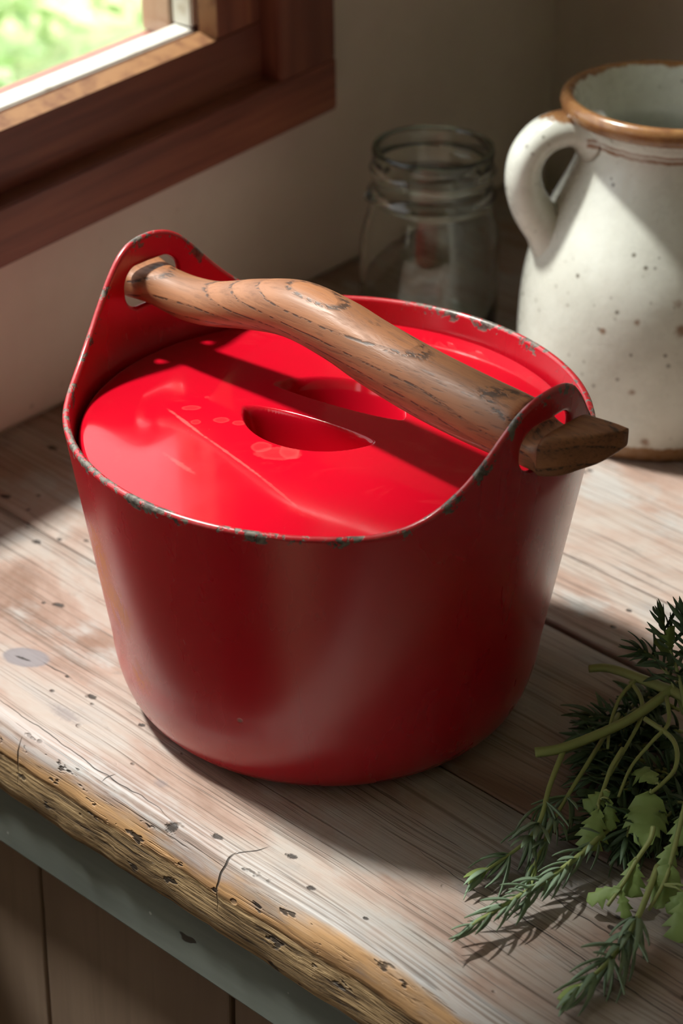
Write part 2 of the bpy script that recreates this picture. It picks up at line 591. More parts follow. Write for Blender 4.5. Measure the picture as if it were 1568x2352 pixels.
def plank_mesh(v0, v1, u0, u1, thick, r0, r1, seed, front=False, n=150):
    """rounded plank along u; r0, r1 are (width, drop) of the arris on the low and high side"""
    prof = [(v1, -thick)]
    for k in range(5):
        a = k / 4 * math.pi / 2
        prof.append((v1 - r1[0] * (1 - math.cos(a)), -r1[1] * (1 - math.sin(a))))
    prof += [(v0 + (v1 - v0) * f, 0) for f in (.85, .6, .4, .2)]
    m = 9
    for k in range(m):
        a = k / (m - 1) * math.pi / 2
        prof.append((v0 + r0[0] * (1 - math.sin(a)), -r0[1] * (1 - math.cos(a))))
    if front:
        prof += [(v0 - .0006, -.024), (v0 - .0002, -.031)]
    prof.append((v0 + .0008, -thick + .002))
    prof.append((v0 + .003, -thick))
    V, F = [], []
    m = len(prof)
    for i in range(n + 1):
        u = u0 + (u1 - u0) * i / n
        for j, (v, z) in enumerate(prof):
            w = 0
            if front and v < v0 + .02:
                w = noise.noise(Vector((u * 45, v * 60, z * 90 + seed))) * .0011 + noise.noise(Vector((u * 160, z * 200, seed))) * .0005
                w += EDGE_S * u * max(0, 1 - (v - v0) / .02 if v > v0 else 1)
            zz = z + (noise.noise(Vector((u * 9, v * 12, seed))) * .0004 if z > -.002 else 0)
            if front and -.02 < z < -.002:
                zz += noise.noise(Vector((u * 60, seed, 4))) * .0012
            V.append((u, v + w + noise.noise(Vector((u * 20, seed * 3, j > m / 2))) * .0003, zz))
    for i in range(n):
        for j in range(m):
            j2 = (j + 1) % m
            F.append((i * m + j, (i + 1) * m + j, (i + 1) * m + j2, i * m + j2))
    F.append(tuple(range(m))); F.append(tuple(range(n * m + m - 1, n * m - 1, -1)))
    return V, F

top = empty('worktop', (0, 0, 0), (0, 0, PROT))
tag(top, 'weathered plank worktop with a worn bare front edge below the window', 'worktop')
mk1 = marks_px([(60, 1510, .0105, .0068, 'knot'), (52, 1512, .0035, .0006, 'hole'), (210, 1600, .0022, .0013, 'hole'), (135, 1390, .0028, .0014, 'hole'),
                (100, 1385, .001, .0007, 'hole'), (85, 1245, .0022, .0014, 'hole'), (155, 1554, .001, .0008, 'hole'), (325, 1665, .0014, .001, 'hole'),
                (370, 1800, .0030, .002, 'stain'), (150, 1640, .008, .003, 'stain'), (395, 1892, .0026, .0014, 'hole'), (500, 1922, .0022, .0013, 'hole'),
                (670, 1967, .0020, .0012, 'hole'), (715, 2040, .0016, .001, 'hole'), (722, 2128, .0026, .001, 'hole'), (840, 2110, .001, .0008, 'hole'),
                (910, 2275, .0018, .001, 'hole'), (30, 1780, .004, .003, 'hole'), (45, 1800, .002, .003, 'hole'), (315, 1945, .004, .0025, 'hole'),
                (245, 1835, .0016, .001, 'hole'), (1070, 2045, .004, .0025, 'stain')])
mk2 = marks_px([(120, 1028, .0026, .0018, 'hole'), (15, 1022, .003, .0015, 'stain'), (12, 1140, .0026, .0016, 'hole')])
ck = []
for (x0, y0, x1, y1, w) in [(480, 2000, 540, 1965, .0005), (540, 1965, 610, 1950, .0003), (1000, 1980, 1568, 2350, .00025), (0, 1612, 360, 1857, .00025), (15, 1710, 45, 1685, .0005), (238, 1790, 265, 1780, .0003), (110, 1525, 160, 1556, .00022), (1225, 2030, 1568, 2260, .0002), (640, 2075, 900, 2262, .0002)]:
    a, b = at(x0, y0), at(x1, y1); ck.append((a.dot(pu), a.dot(pv), b.dot(pu), b.dot(pv), w))
GAP = .0005
plank_rows = [(EDGE0, -.0102, (.009, .018), (.0012, .0012), True), (-.0095, .1010, (.0012, .0012), (.0013, .002), False), (.1040, .1533, (.0013, .002), (.001, .001), False),
              (.1539, .2650, (.001, .001), (.0012, .0012), False), (.2658, .378, (.0012, .0012), (.0012, .0012), False), (.3788, .4985, (.0012, .0012), (.001, .001), False)]
for i, (v0, v1, r0, r1, fr_) in enumerate(plank_rows):
    # every plank runs from the window wall to beyond the frame
    vm = (v0 + v1) / 2
    du = (WA + wn * .0006 - pu * 0 - pv * vm)
    u0 = ((WA - pv * vm).dot(wn)) / pu.dot(wn)
    V, F = plank_mesh(v0, v1, u0 + .004, u0 + 1.35, .036, r0, r1, i * 7.3 + 1, fr_, 260 if fr_ else 120)
    # shear the near end so that it follows the wall
    k = -pv.dot(wn) / pu.dot(wn)
    V = [(u + (v - vm) * k * max(0, 1 - (u - u0) / 1.3), v, z) for u, v, z in V]
    if i == 5: V = [(u, v + max(0, (v - v0) / (v1 - v0)) * .0384 * (u - u0), z) for u, v, z in V]       # scribed to the back wall
    obj('plank', V, F, plank_material('plank_wood', i * 2.7 + 1.0, mk1 if i == 0 else mk2 if i == 1 else (), fr_, ck if i == 0 else ()), top, True)

# cabinet below the worktop
CROT = R(-44.5) + math.atan(EDGE_S)
e0 = pu * 0 + pv * EDGE0
cab = empty('base_cabinet', (e0.x, e0.y, FZ), (0, 0, CROT))
tag(cab, 'brown boarded base cabinet with a grey green painted top rail', 'cabinet')
M = Mat('grey_green_paint', Roughness=.5)
c = M.coord()
n = M.noise(M.mapping(c, (8, 60, 60)), 1.0, 4, .6)
chip = M.step(M.noise(M.mapping(c, (45, 90, 90)), 1.0, 2, .5), .735, .76)
dot = M.step(M.voro(c, 55), .035, .05, 1, 0)
col = M.mix(M.step(n, .35, .7), (.175, .195, .175), (.125, .142, .128))
col = M.mix(chip, col, (.03, .025, .02))
col = M.mix(M.math('MULTIPLY', dot, .7), col, (.45, .45, .42))
M.set('Base Color', col)
M.set('Normal', M.bump(n, .2, .001))
m_rail = M.m
m_board = board_wood('cabinet_board_wood', (.17, .115, .08), (.215, .15, .105), (.25, .18, .13), 2, 6.0, .65).m
h0 = -FZ
box('top_rail', -.30, .95, .0030, .024, h0 - .067, h0 - .0362, m_rail, cab, .0015)
bx = [-.30, -.181, -.0655, .052, .168, .286, .404, .52, .64, .76, .95]
for i in range(len(bx) - 1):
    box('cabinet_board', bx[i] + .0011, bx[i + 1] - .0011, .0125 + .0006 * (i % 2), .026, .1, h0 - .066, m_board, cab, .0012)
box('plinth', -.30, .95, .035, .05, .0, .1, m_board, cab, .001)
box('carcass', -.30, .95, .0275, .50, .1, h0 - .038, board_wood('carcass_wood', (.07, .045, .03), (.09, .06, .04), (.12, .08, .055), 0, 3.0).m, cab, .001)

# ------------------------------------------------------------------ red enamel cooking pot
def enamel(name, lid=False):
    M = Mat(name)
    c = M.coord()
    X, Y, Z = M.xyz(c)
    red = (.47, .0026, .014)
    n1 = M.noise(c, 38, 4, .6)
    smear = M.noise(M.mapping(c, (26, 26, 8)), 1.0, 4, .55, .3)
    col = M.mix(M.step(n1, .35, .7, 0, .25), red, (.40, .005, .012))
    if lid:
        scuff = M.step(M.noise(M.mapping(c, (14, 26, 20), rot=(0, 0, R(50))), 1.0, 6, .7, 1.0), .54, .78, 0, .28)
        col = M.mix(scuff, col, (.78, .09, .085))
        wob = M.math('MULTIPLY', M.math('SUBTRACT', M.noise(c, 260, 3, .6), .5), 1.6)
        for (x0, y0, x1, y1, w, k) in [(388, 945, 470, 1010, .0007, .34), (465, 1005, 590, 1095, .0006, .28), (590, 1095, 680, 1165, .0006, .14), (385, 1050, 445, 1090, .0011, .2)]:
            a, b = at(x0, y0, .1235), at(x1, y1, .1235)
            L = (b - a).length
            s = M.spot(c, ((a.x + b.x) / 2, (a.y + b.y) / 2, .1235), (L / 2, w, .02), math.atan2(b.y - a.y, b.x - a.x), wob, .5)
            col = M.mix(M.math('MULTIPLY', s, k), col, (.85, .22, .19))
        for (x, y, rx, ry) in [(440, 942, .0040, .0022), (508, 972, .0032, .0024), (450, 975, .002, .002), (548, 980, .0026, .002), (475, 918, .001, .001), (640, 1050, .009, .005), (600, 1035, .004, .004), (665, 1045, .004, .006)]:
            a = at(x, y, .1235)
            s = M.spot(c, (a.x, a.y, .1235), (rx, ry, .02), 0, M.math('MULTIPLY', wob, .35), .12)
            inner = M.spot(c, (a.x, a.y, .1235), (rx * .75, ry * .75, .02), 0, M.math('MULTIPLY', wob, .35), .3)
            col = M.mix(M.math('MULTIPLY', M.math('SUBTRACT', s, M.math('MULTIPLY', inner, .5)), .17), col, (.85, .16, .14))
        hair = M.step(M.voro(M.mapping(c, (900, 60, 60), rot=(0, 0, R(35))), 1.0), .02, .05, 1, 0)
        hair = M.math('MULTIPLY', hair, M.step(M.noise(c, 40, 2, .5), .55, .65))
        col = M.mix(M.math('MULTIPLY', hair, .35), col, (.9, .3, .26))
        rgh = M.math('ADD', M.step(smear, .35, .75, .07, .20), M.math('MULTIPLY', scuff, .3))
    else:
        rgh = M.step(smear, .15, .90, .22, .34)
        dull = M.math('MULTIPLY', M.step(smear, .42, .75), M.step(M.noise(c, 12, 3, .5), .35, .65))
        col = M.mix(M.math('MULTIPLY', dull, .07), col, (.40, .11, .11))
        # rust bloom on the window side
        rn = M.noise(M.mapping(c, (130, 130, 60)), 1.0, 5, .7, 1.5)
        rust = None
        for (a, z, r_, h_) in [(-155, .086, .010, .013), (-151, .066, .012, .011), (-145, .036, .006, .007), (-158, .070, .008, .012)]:
            rr = .1035 - .158 * (.1303 - z)
            s = M.spot(c, (rr * math.cos(R(a)), rr * math.sin(R(a)), z), (r_, r_, h_), 0, None, .6)
            rust = s if rust is None else M.math('MAXIMUM', rust, s)
        rust = M.math('MULTIPLY', rust, M.step(rn, .42, .56))
        col = M.mix(M.math('MULTIPLY', rust, .9), col, (.62, .17, .035))
        rgh = M.math('ADD', rgh, M.math('MULTIPLY', rust, .3))
        a = R(-111.2)
        sp = M.spot(c, (.0885 * math.cos(a), .0885 * math.sin(a), .0381), (.0016, .0022, .0017), 0, None, .3)
        # chipped rim: bare iron where the enamel has gone
        rd = M.attr('rim_dist')
        k1 = M.noise(c, 95, 4, .65)
        k2 = M.noise(c, 420, 3, .6)
        lim = M.math('MULTIPLY', M.step(M.math('ADD', k1, M.math('MULTIPLY', M.math('SUBTRACT', k2, .5), .35)), .51, .62), .0030)
        chip = M.step(M.math('SUBTRACT', rd, lim), -.0006, .0002, 1, 0)
        chip = M.math('MAXIMUM', chip, sp)
        col = M.mix(chip, col, M.mix(M.step(k2, .4, .65), (.046, .036, .028), (.165, .138, .110)))
        rgh = M.math('ADD', rgh, M.math('MULTIPLY', chip, .45))
        M.set('Normal', M.bump(M.math('ADD', M.math('MULTIPLY', M.math('SUBTRACT', 1.0, chip), 1.0), M.math('MULTIPLY', M.math('MULTIPLY', k2, chip), .8)), .6, .0006))
    M.set('Base Color', col)
    M.set('Roughness', rgh)
    M.set('Specular IOR Level', .38 if lid else .55)
    M.set('Coat Weight', .25 if lid else .5)
    M.set('Coat Roughness', .05 if lid else .22)
    M.set('Coat IOR', 1.45)
    return M.m

m_enamel = enamel('red_enamel_body')
m_enamel_lid = enamel('red_enamel_lid', True)
PT = .0030                                # thickness of the pot's wall
EARS = (137.5, 319.5)
HW, HH, HR, HZ = .0165, .0106, .0095, .1525   # slot for the handle
RIM = .1303
ear_x = [0, 3, 6, 9, 13, 17, 21, 25, 29, 33, 37, 41, 60]
ear_z = [.1722, .1719, .1706, .1676, .1606, .1525, .1455, .1398, .1355, .1327, .1311, .1303, .1303]
_d = np.linspace(-60, 60, 961)
_z = np.interp(np.abs(_d), ear_x, ear_z)
_k = np.exp(-np.linspace(-2, 2, 33) ** 2); _k /= _k.sum()
_z = np.convolve(np.pad(_z, 16, mode='edge'), _k, 'valid')
def rim_h(phi):
    h = RIM
    for e in EARS:
        d = (phi - e + 180) % 360 - 180
        if abs(d) < 60: h = max(h, float(np.interp(d, _d, _z)))
    return h
def pot_r(z):                             # outer radius
    return .105 - .158 * (RIM - z) if z < RIM else .105 + .03 * (z - RIM)
SC = .1035 * math.pi / 180                # arc length per degree

def pot_body():
    z0 = .112
    P0 = 60.0
    NP = 288
    st = 360 / NP
    phis = [P0 + st * i for i in range(NP + 1)]
    outline = [(p * SC, rim_h(p)) for p in phis]
    O = np.array(outline)
    tan = np.gradient(O, axis=0); tan /= np.linalg.norm(tan, axis=1)[:, None]
    nin = np.stack([tan[:, 1], -tan[:, 0]], 1)          # points down, into the sheet
    holes = []
    for e in EARS:
        pts = []
        for k in range(56):
            a = 2 * math.pi * k / 56
            cx, cy = math.cos(a), math.sin(a)
            q = Vector((cx * HR, cy * HR)) + Vector((math.copysign(HW - HR, cx) if abs(cx) > 1e-6 else 0, math.copysign(HH - HR, cy) if abs(cy) > 1e-6 else 0))
            pts.append((e * SC + q.x, HZ + q.y, cx, cy))
        holes.append(pts)
    verts, edges, rim_idx, hole_idx = [], [], [], []
    def add(x, y):
        verts.append(Vector((x, y))); return len(verts) - 1
    rim_idx = [add(*o) for o in outline]
    edges += [(rim_idx[i], rim_idx[i + 1]) for i in range(NP)]
    bot = [add(p * SC, z0) for p in phis]
    edges += [(bot[i], bot[i + 1]) for i in range(NP)]
    zl = np.linspace(z0, RIM, 7)[1:-2]
    for z in zl:
        for i, p in enumerate(phis): add(p * SC, z)
    edges += [(bot[0], rim_idx[0]), (bot[-1], rim_idx[-1])]
    for d in (.0006, .0013, .0022, .0034):
        for i in range(1, NP):
            q = O[i] + nin[i] * d
            add(*q)
        for i in (0, NP): add(O[i][0], O[i][1] - d)
    def hd(x, y):
        best = 9
        for e in EARS:
            qx = max(abs(x - e * SC) - (HW - HR), 0); qy = max(abs(y - HZ) - (HH - HR), 0)
            best = min(best, math.hypot(qx, qy) - HR)
        return best
    for pts in holes:
        idx = [add(x, y) for x, y, _, _ in pts]
        hole_idx.append(idx)
        edges += [(idx[i], idx[(i + 1) % len(idx)]) for i in range(len(idx))]
        for d in (.0008, .0020):
            for x, y, cx, cy in pts: add(x + cx * d, y + cy * d)
    def rimd(x, y):
        return float(np.min(np.hypot(O[:, 0] - x, O[:, 1] - y)))
    z = RIM - .004
    while z < .171:
        for i, p in enumerate(phis):
            x = p * SC
            if rim_h(p) - z > .003 and hd(x, z) > .003 and rimd(x, z) > .0045: add(x, z)
        z += .0022
    res = delaunay_2d_cdt(verts, edges, [], 0, 1e-7)
    P, T, orig = res[0], res[2], res[3]
    back = {}
    for i, o in enumerate(orig):
        for k in o: back[k] = i
    tris = []
    for t in T:
        cx = sum(P[i].x for i in t) / 3; cy = sum(P[i].y for i in t) / 3
        if hd(cx, cy) < 0: continue
        if cy > rim_h(cx / SC) or cy < z0: continue
        tris.append(t)
    rim_i = [back[i] for i in rim_idx]
    hole_i = [[back[i] for i in h] for h in hole_idx]
    V, F, RD = [], [], []
    def pos(x, y, off):
        a = R(x / SC); r = pot_r(y) - PT / 2 + off
        return (r * math.cos(a), r * math.sin(a), y)
    rd = [rimd(p.x, p.y) for p in P]
    n = len(P)
    V += [pos(p.x, p.y, PT / 2) for p in P]; RD += rd
    V += [pos(p.x, p.y, -PT / 2) for p in P]; RD += [max(r_, .0012) for r_ in rd]
    for t in tris:
        F.append(tuple(t)); F.append(tuple(i + n for i in reversed(t)))
    # rounded edges
    def strip(idx, dirs, closed, isrim):
        m = len(idx); steps = 6
        rows = []
        for k in range(1, steps):
            a = math.pi * k / steps
            row = []
            for j, i in enumerate(idx):
                p = P[i]; c_, s_ = math.cos(a) * PT / 2, math.sin(a) * PT / 2
                x, y = p.x + dirs[j][0] * s_, p.y + dirs[j][1] * s_
                row.append(len(V)); V.append(pos(x, y, c_)); RD.append(0.0 if isrim else .05)
            rows.append(row)
        allr = [idx] + rows + [[i + n for i in idx]]
        for r0_, r1_ in zip(allr[:-1], allr[1:]):
            for j in range(m if closed else m - 1):
                j2 = (j + 1) % m
                F.append((r0_[j], r0_[j2], r1_[j2], r1_[j]))
    strip(rim_i, [(-q[0], -q[1]) for q in nin], False, True)
    for h, pts in zip(hole_i, holes): strip(h, [(-p[2], -p[3]) for p in pts], True, False)
    # lower part, turned
    def rev(prof, flip):
        nonlocal V, F, RD
        rows = []
        for r_, z_ in prof:
            row = []
            for i in range(NP):
                a = R(phis[i]); row.append(len(V)); V.append((r_ * math.cos(a), r_ * math.sin(a), z_)); RD.append(.05)
            rows.append(row)
        for a_, b_ in zip(rows[:-1], rows[1:]):
            for i in range(NP):
                i2 = (i + 1) % NP
                f = (a_[i], a_[i2], b_[i2], b_[i]); F.append(f[::-1] if flip else f)
        F.append(tuple(rows[-1]) if flip else tuple(rows[-1][::-1]))
    prof = [(pot_r(z_), z_) for z_ in np.linspace(z0, .034, 16)]
    p0, p1, p2 = np.array(prof[-1]), np.array((.0872, .0)), np.array((.070, .0))
    prof += [tuple((1 - t) ** 2 * p0 + 2 * t * (1 - t) * p1 + t * t * p2) for t in np.linspace(0, 1, 15)[1:]]
    rev(prof, False)
    prof = [(pot_r(z_) - PT, z_) for z_ in np.linspace(z0, .03, 12)] + [(.078, .010), (.066, .0045)]
    rev(prof, True)
    me = bpy.data.meshes.new('body')
    me.from_pydata(V, [], F)
    at_ = me.attributes.new('rim_dist', 'FLOAT', 'POINT')
    at_.data.foreach_set('value', RD)
    bm = bmesh.new(); bm.from_mesh(me)
    bmesh.ops.remove_doubles(bm, verts=bm.verts[:], dist=2e-6)
    bmesh.ops.delete(bm, geom=[v for v in bm.verts if not v.link_faces], context='VERTS')
    bmesh.ops.recalc_face_normals(bm, faces=bm.faces[:])
    bm.to_mesh(me); bm.free()
    me.polygons.foreach_set('use_smooth', [True] * len(me.polygons))
    return me

pot = empty('cooking_pot', (0, 0, 0))
tag(pot, 'red enamel cooking pot with chipped rim, lid and carved wooden handle', 'cooking pot')
link('body', pot_body(), m_enamel, pot)

LID_R, LID_Z = .0993, .1225
def smooth01(x):
    x = min(max(x, 0), 1); return x * x * (3 - 2 * x)
def lid_mesh():
    cx, cy, ang = -.0022, .0052, R(-30.3)
    ux, uy = math.cos(ang), math.sin(ang)
    def hz(x, y):
        r = math.hypot(x, y) / LID_R
        z = LID_Z + .0030 * (1 - r * r)
        u = (x - cx) * ux + (y - cy) * uy; v = -(x - cx) * uy + (y - cy) * ux
        bar = .0078 + .0035 * (abs(u) / .031) ** 2.5
        d_arc = .0318 - math.hypot(u, v); d_bar = abs(v) - bar
        dep = .0225 * (smooth01((d_arc + .0012) / .0100) ** .85) * smooth01((d_bar + .0008) / .0040)
        return z - dep
    V2 = []
    s = .0006
    k = int(.0355 / s)
    for i in range(-k, k + 1):
        for j in range(-k, k + 1):
            if math.hypot(i * s, j * s) <= .0355: V2.append(Vector((cx + i * s, cy + j * s)))
    rings = []
    rr = [.043, .049, .056, .064, .072, .080, .087, .0925, .0955, .0972]
    for r_ in rr:
        rings.append(len(V2)); V2 += [Vector((r_ * math.cos(2 * math.pi * q / 200), r_ * math.sin(2 * math.pi * q / 200))) for q in range(200)]
    res = delaunay_2d_cdt(V2, [], [], 0, 1e-8)
    P, T, orig = res[0], res[2], res[3]
    back = {o: i for i, os in enumerate(orig) for o in os}
    V = [(p.x, p.y, hz(p.x, p.y)) for p in P]
    F = [tuple(t) for t in T]
    last = [back[rings[-1] + q] for q in range(200)]
    for r_, z_ in [(.0982, LID_Z - .0002), (.0989, LID_Z - .0010), (LID_R, LID_Z - .0024), (.0992, LID_Z - .005), (.0984, LID_Z - .0130), (.0964, LID_Z - .0130), (.0955, LID_Z - .006)]:
        row = []
        for q in range(200):
            a = 2 * math.pi * q / 200
            row.append(len(V)); V.append((r_ * math.cos(a), r_ * math.sin(a), z_))
        for q in range(200):
            F.append((last[q], row[q], row[(q + 1) % 200], last[(q + 1) % 200]))
        last = row
    return V, F
V, F = lid_mesh()
obj('lid', V, F, m_enamel_lid, pot)

# carved handle
def teak():
    M = Mat('carved_teak')
    c = M.coord()
    X, Y, Z = M.xyz(c)
    w = M.noise(M.mapping(c, (9, 24, 24)), 1.0, 3, .55, out='Color')
    cw = M.node('ShaderNodeVectorMath', operation='MULTIPLY_ADD')
    M._in(cw.inputs[0], w); cw.inputs[1].default_value = (.010, .006, .006); M._in(cw.inputs[2], c)
    cw = cw.outputs[0]
    # growth rings cut at a slant: cathedral arches along the grip
    v = M.mapping(cw, (.20, 1, 1), loc=(.004, -.004, .016))
    ln = M.node('ShaderNodeVectorMath', operation='LENGTH'); M.nt.links.new(v, ln.inputs[0])
    d = ln.outputs['Value']
    ring = M.math('FRACT', M.math('MULTIPLY', d, 230.0))
    line = M.math('MULTIPLY', M.step(ring, .80, .90), M.step(ring, .94, 1.0, 1, 0))
    fib = M.noise(M.mapping(c, (16, 480, 480)), 1.0, 4, .7)
    por = M.step(M.noise(M.mapping(c, (120, 900, 900)), 1.0, 2, .6), .56, .66)
    line2 = M.math('MULTIPLY', line, M.step(M.noise(M.mapping(c, (260, 500, 500)), 1.0, 2, .6), .44, .56))
    pat = M.noise(M.mapping(c, (14, 50, 50)), 1.0, 4, .6)
    col = M.ramp(pat, [(.25, (.370, .160, .070)), (.5, (.310, .126, .053)), (.75, (.220, .083, .034))])
    col = M.mix(M.step(ring, .1, .85, 0, .45), col, (.145, .058, .026))
    col = M.mix(M.step(fib, .46, .72, 0, .5), col, (.105, .042, .02))
    col = M.mix(M.math('MULTIPLY', line2, .85), col, (.030, .014, .008))
    col = M.mix(M.math('MULTIPLY', M.math('MULTIPLY', por, M.step(pat, .45, .6)), .5), col, (.05, .022, .012))
    M.set('Base Color', col)
    M.set('Roughness', M.step(fib, .3, .7, .44, .62))
    M.set('Normal', M.bump(M.math('SUBTRACT', M.math('MULTIPLY', fib, -.4), M.math('ADD', line2, M.math('MULTIPLY', por, .25))), .22, .0005))
    return M.m
m_teak = teak()

def loft(sections, n=40, per=5):
    """sections: (x, yc, zc, width, height, exponent)"""
    S = smooth_poly(sections, per)
    V, F = [], []
    for x, yc, zc, w, h, e in S:
        for k in range(n):
            a = 2 * math.pi * k / n
            ca, sa = math.cos(a), math.sin(a)
            V.append((x, yc + w / 2 * math.copysign(abs(ca) ** (2 / e), ca), zc + h / 2 * math.copysign(abs(sa) ** (2 / e), sa)))
    for i in range(len(S) - 1):
        for k in range(n):
            k2 = (k + 1) % n
            F.append((i * n + k, i * n + k2, (i + 1) * n + k2, (i + 1) * n + k))
    F.append(tuple(range(n - 1, -1, -1))); F.append(tuple(range((len(S) - 1) * n, len(S) * n)))
    return V, F
HL = Vector((.1035 * math.cos(R(EARS[0])), .1035 * math.sin(R(EARS[0])), HZ))
HRt = Vector((.1035 * math.cos(R(EARS[1])), .1035 * math.sin(R(EARS[1])), HZ))
hm = (HL + HRt) / 2
hx = (HRt - HL).normalized(); hy = Vector((-hx.y, hx.x, 0))
hd2 = (HRt - HL).length / 2               # about .1035
sections = [
    (-hd2 - .0125, .004, .0030, .010, .005, 3.0), (-hd2 - .0085, .002, .0020, .020, .010, 3.4), (-hd2 - .0045, 0, .0010, .024, .0135, 3.4), (-hd2 - .0005, 0, .0004, .0235, .0130, 3.2),
    (-hd2 + .0040, 0, .0004, .0225, .0135, 2.8), (-hd2 + .0075, 0, .0004, .0200, .0160, 2.3),
    (-hd2 + .0120, 0, -.0002, .0190, .0172, 2.1), (-hd2 + .0230, 0, -.0006, .0200, .0180, 2.1), (-hd2 + .0380, 0, .0014, .0210, .0186, 2.1),
    (-hd2 + .0600, 0, .0082, .0230, .0205, 2.15), (-hd2 + .0840, 0, .0135, .0245, .0225, 2.2), (-hd2 + .1070, 0, .0118, .0255, .0238, 2.2),
    (-hd2 + .1250, 0, .0080, .0262, .0246, 2.2), (-hd2 + .1500, 0, .0040, .0270, .0250, 2.2), (-hd2 + .1750, 0, .0018, .0275, .0245, 2.2),
    (hd2 - .0150, 0, .0010, .0275, .0235, 2.25), (hd2 - .0085, 0, .0006, .0272, .0215, 2.4), (hd2 - .0040, 0, -.0010, .0262, .0140, 3.2),
    (hd2 - .0005, .0004, -.0022, .0258, .0108, 4.5), (hd2 + .0035, .0006, -.0022, .0262, .0106, 5.0), (hd2 + .0062, .0006, -.0012, .0276, .0130, 5.0), (hd2 + .0080, .0008, .0006, .0290, .0172, 5.5),
    (hd2 + .0135, .0026, .0014, .0252, .0170, 5.5), (hd2 + .0180, .0050, .0026, .0198, .0150, 5.5), (hd2 + .0230, .0080, .0040, .0132, .0122, 5.5), (hd2 + .0268, .0122, .0058, .0046, .0074, 5.0)]
V, F = loft(sections)
mw = Matrix(((hx.x, hy.x, 0, hm.x), (hx.y, hy.y, 0, hm.y), (0, 0, 1, hm.z), (0, 0, 0, 1)))
hnd = obj('handle', V, F, m_teak, pot, True, mw)
tag(hnd, 'carved brown wooden handle')

# ------------------------------------------------------------------ speckled stoneware jug
JX, JY = .165, .262
M = Mat('speckled_glaze')
c = M.coord()
X, Y, Z = M.xyz(c)
n1 = M.noise(c, 30, 4, .6)
n2 = M.noise(c, 140, 3, .6)
col = M.mix(M.step(n1, .35, .7), (.74, .75, .68), (.65, .65, .58))
vs = M.voro(c, 150)
pick = M.step(M.noise(c, 60, 2, .5), .52, .60)
col = M.mix(M.math('MULTIPLY', M.math('MULTIPLY', M.step(vs, .12, .22, 1, 0), pick), .8), col, (.10, .075, .05))
vb = M.voro(M.mapping(c, (1, 1, 1), loc=(.013, .0, .02)), 48)
pickb = M.step(M.noise(c, 24, 2, .5), .60, .66)
col = M.mix(M.math('MULTIPLY', M.math('MULTIPLY', M.step(M.math('ADD', vb, M.math('MULTIPLY', n2, .12)), .15, .24, 1, 0), pickb), .85), col, (.23, .095, .03))
wobz = M.math('MULTIPLY', M.math('SUBTRACT', M.noise(M.mapping(c, (160, 160, 60)), 1.0, 3, .65), .5), .006)
zz = M.math('ADD', Z, wobz)
for (x, y, r_) in [(1420, 664, .0042), (1545, 668, .0036), (1560, 702, .003), (1462, 742, .0018), (1452, 900, .0017), (1382, 762, .0015), (1482, 1020, .0022), (1565, 760, .003)]:
    q = on_cylinder(x, y, JX, JY, .0686)
    s_ = M.spot(c, (q.x - JX, q.y - JY, q.z), (r_, r_, r_), 0, M.math('MULTIPLY', M.math('SUBTRACT', n2, .5), 2.2), .5)
    col = M.mix(M.math('MULTIPLY', s_, .8), col, (.22, .095, .035))
rim_f = M.step(zz, .1602, .1618)
rad = M.math('SQRT', M.math('ADD', M.math('MULTIPLY', X, X), M.math('MULTIPLY', Y, Y)))
inner = M.step(M.math('ADD', rad, M.math('MULTIPLY', wobz, .5)), .0478, .0486)
brown = M.ramp(n2, [(.3, (.36, .185, .075)), (.55, (.27, .12, .045)), (.75, (.15, .06, .025))])
col = M.mix(M.math('MULTIPLY', rim_f, inner), col, brown)
base_f = M.step(zz, .0078, .0092, 1, 0)
col = M.mix(base_f, col, (.30, .165, .075))
# two thin brown throwing lines below the neck
for zc, w in ((.1530, .0007), (.1505, .0010)):
    l = M.step(M.math('ABSOLUTE', M.math('SUBTRACT', M.math('ADD', Z, M.math('MULTIPLY', wobz, .35)), zc)), w * .6, w * 1.5, 1, 0)
    l = M.math('MULTIPLY', l, M.math('MULTIPLY', M.step(rad, .0412, .0418), M.step(rad, .0462, .0468, 1, 0)))
    col = M.mix(M.math('MULTIPLY', l, M.step(n1, .30, .55, .35, .9)), col, (.27, .11, .045))
M.set('Base Color', col)
M.set('Roughness', M.step(n2, .3, .7, .22, .36))
M.set('Coat Weight', .3); M.set('Coat Roughness', .12)
M.set('Normal', M.bump(M.math('ADD', n1, M.math('MULTIPLY', n2, .3)), .16, .0025))
m_glaze = M.m

jug = empty('jug', (JX, JY, 0))
tag(jug, 'cream speckled stoneware jug with brown rim standing right of the glass jar', 'jug')
jp = [(0, .0035), (.060, .0030), (.0625, .0), (.0645, .0004), (.0658, .0025), (.0662, .0065), (.0672, .012), (.0684, .025), (.0692, .042), (.0690, .058), (.0680, .072), (.0655, .086), (.0615, .099), (.0560, .1125), (.0500, .125), (.0452, .136), (.0428, .145),
      (.0424, .1495), (.0434, .1545), (.0462, .1585), (.0500, .1608), (.0530, .1622), (.0545, .1650), (.0545, .1680), (.0528, .1704), (.0502, .1708), (.0482, .1692), (.0462, .165), (.0430, .158), (.0385, .149), (.0395, .138), (.0450, .124), (.0560, .098), (.0620, .078), (.0630, .05), (.0610, .015), (.050, .008), (0, .007)]
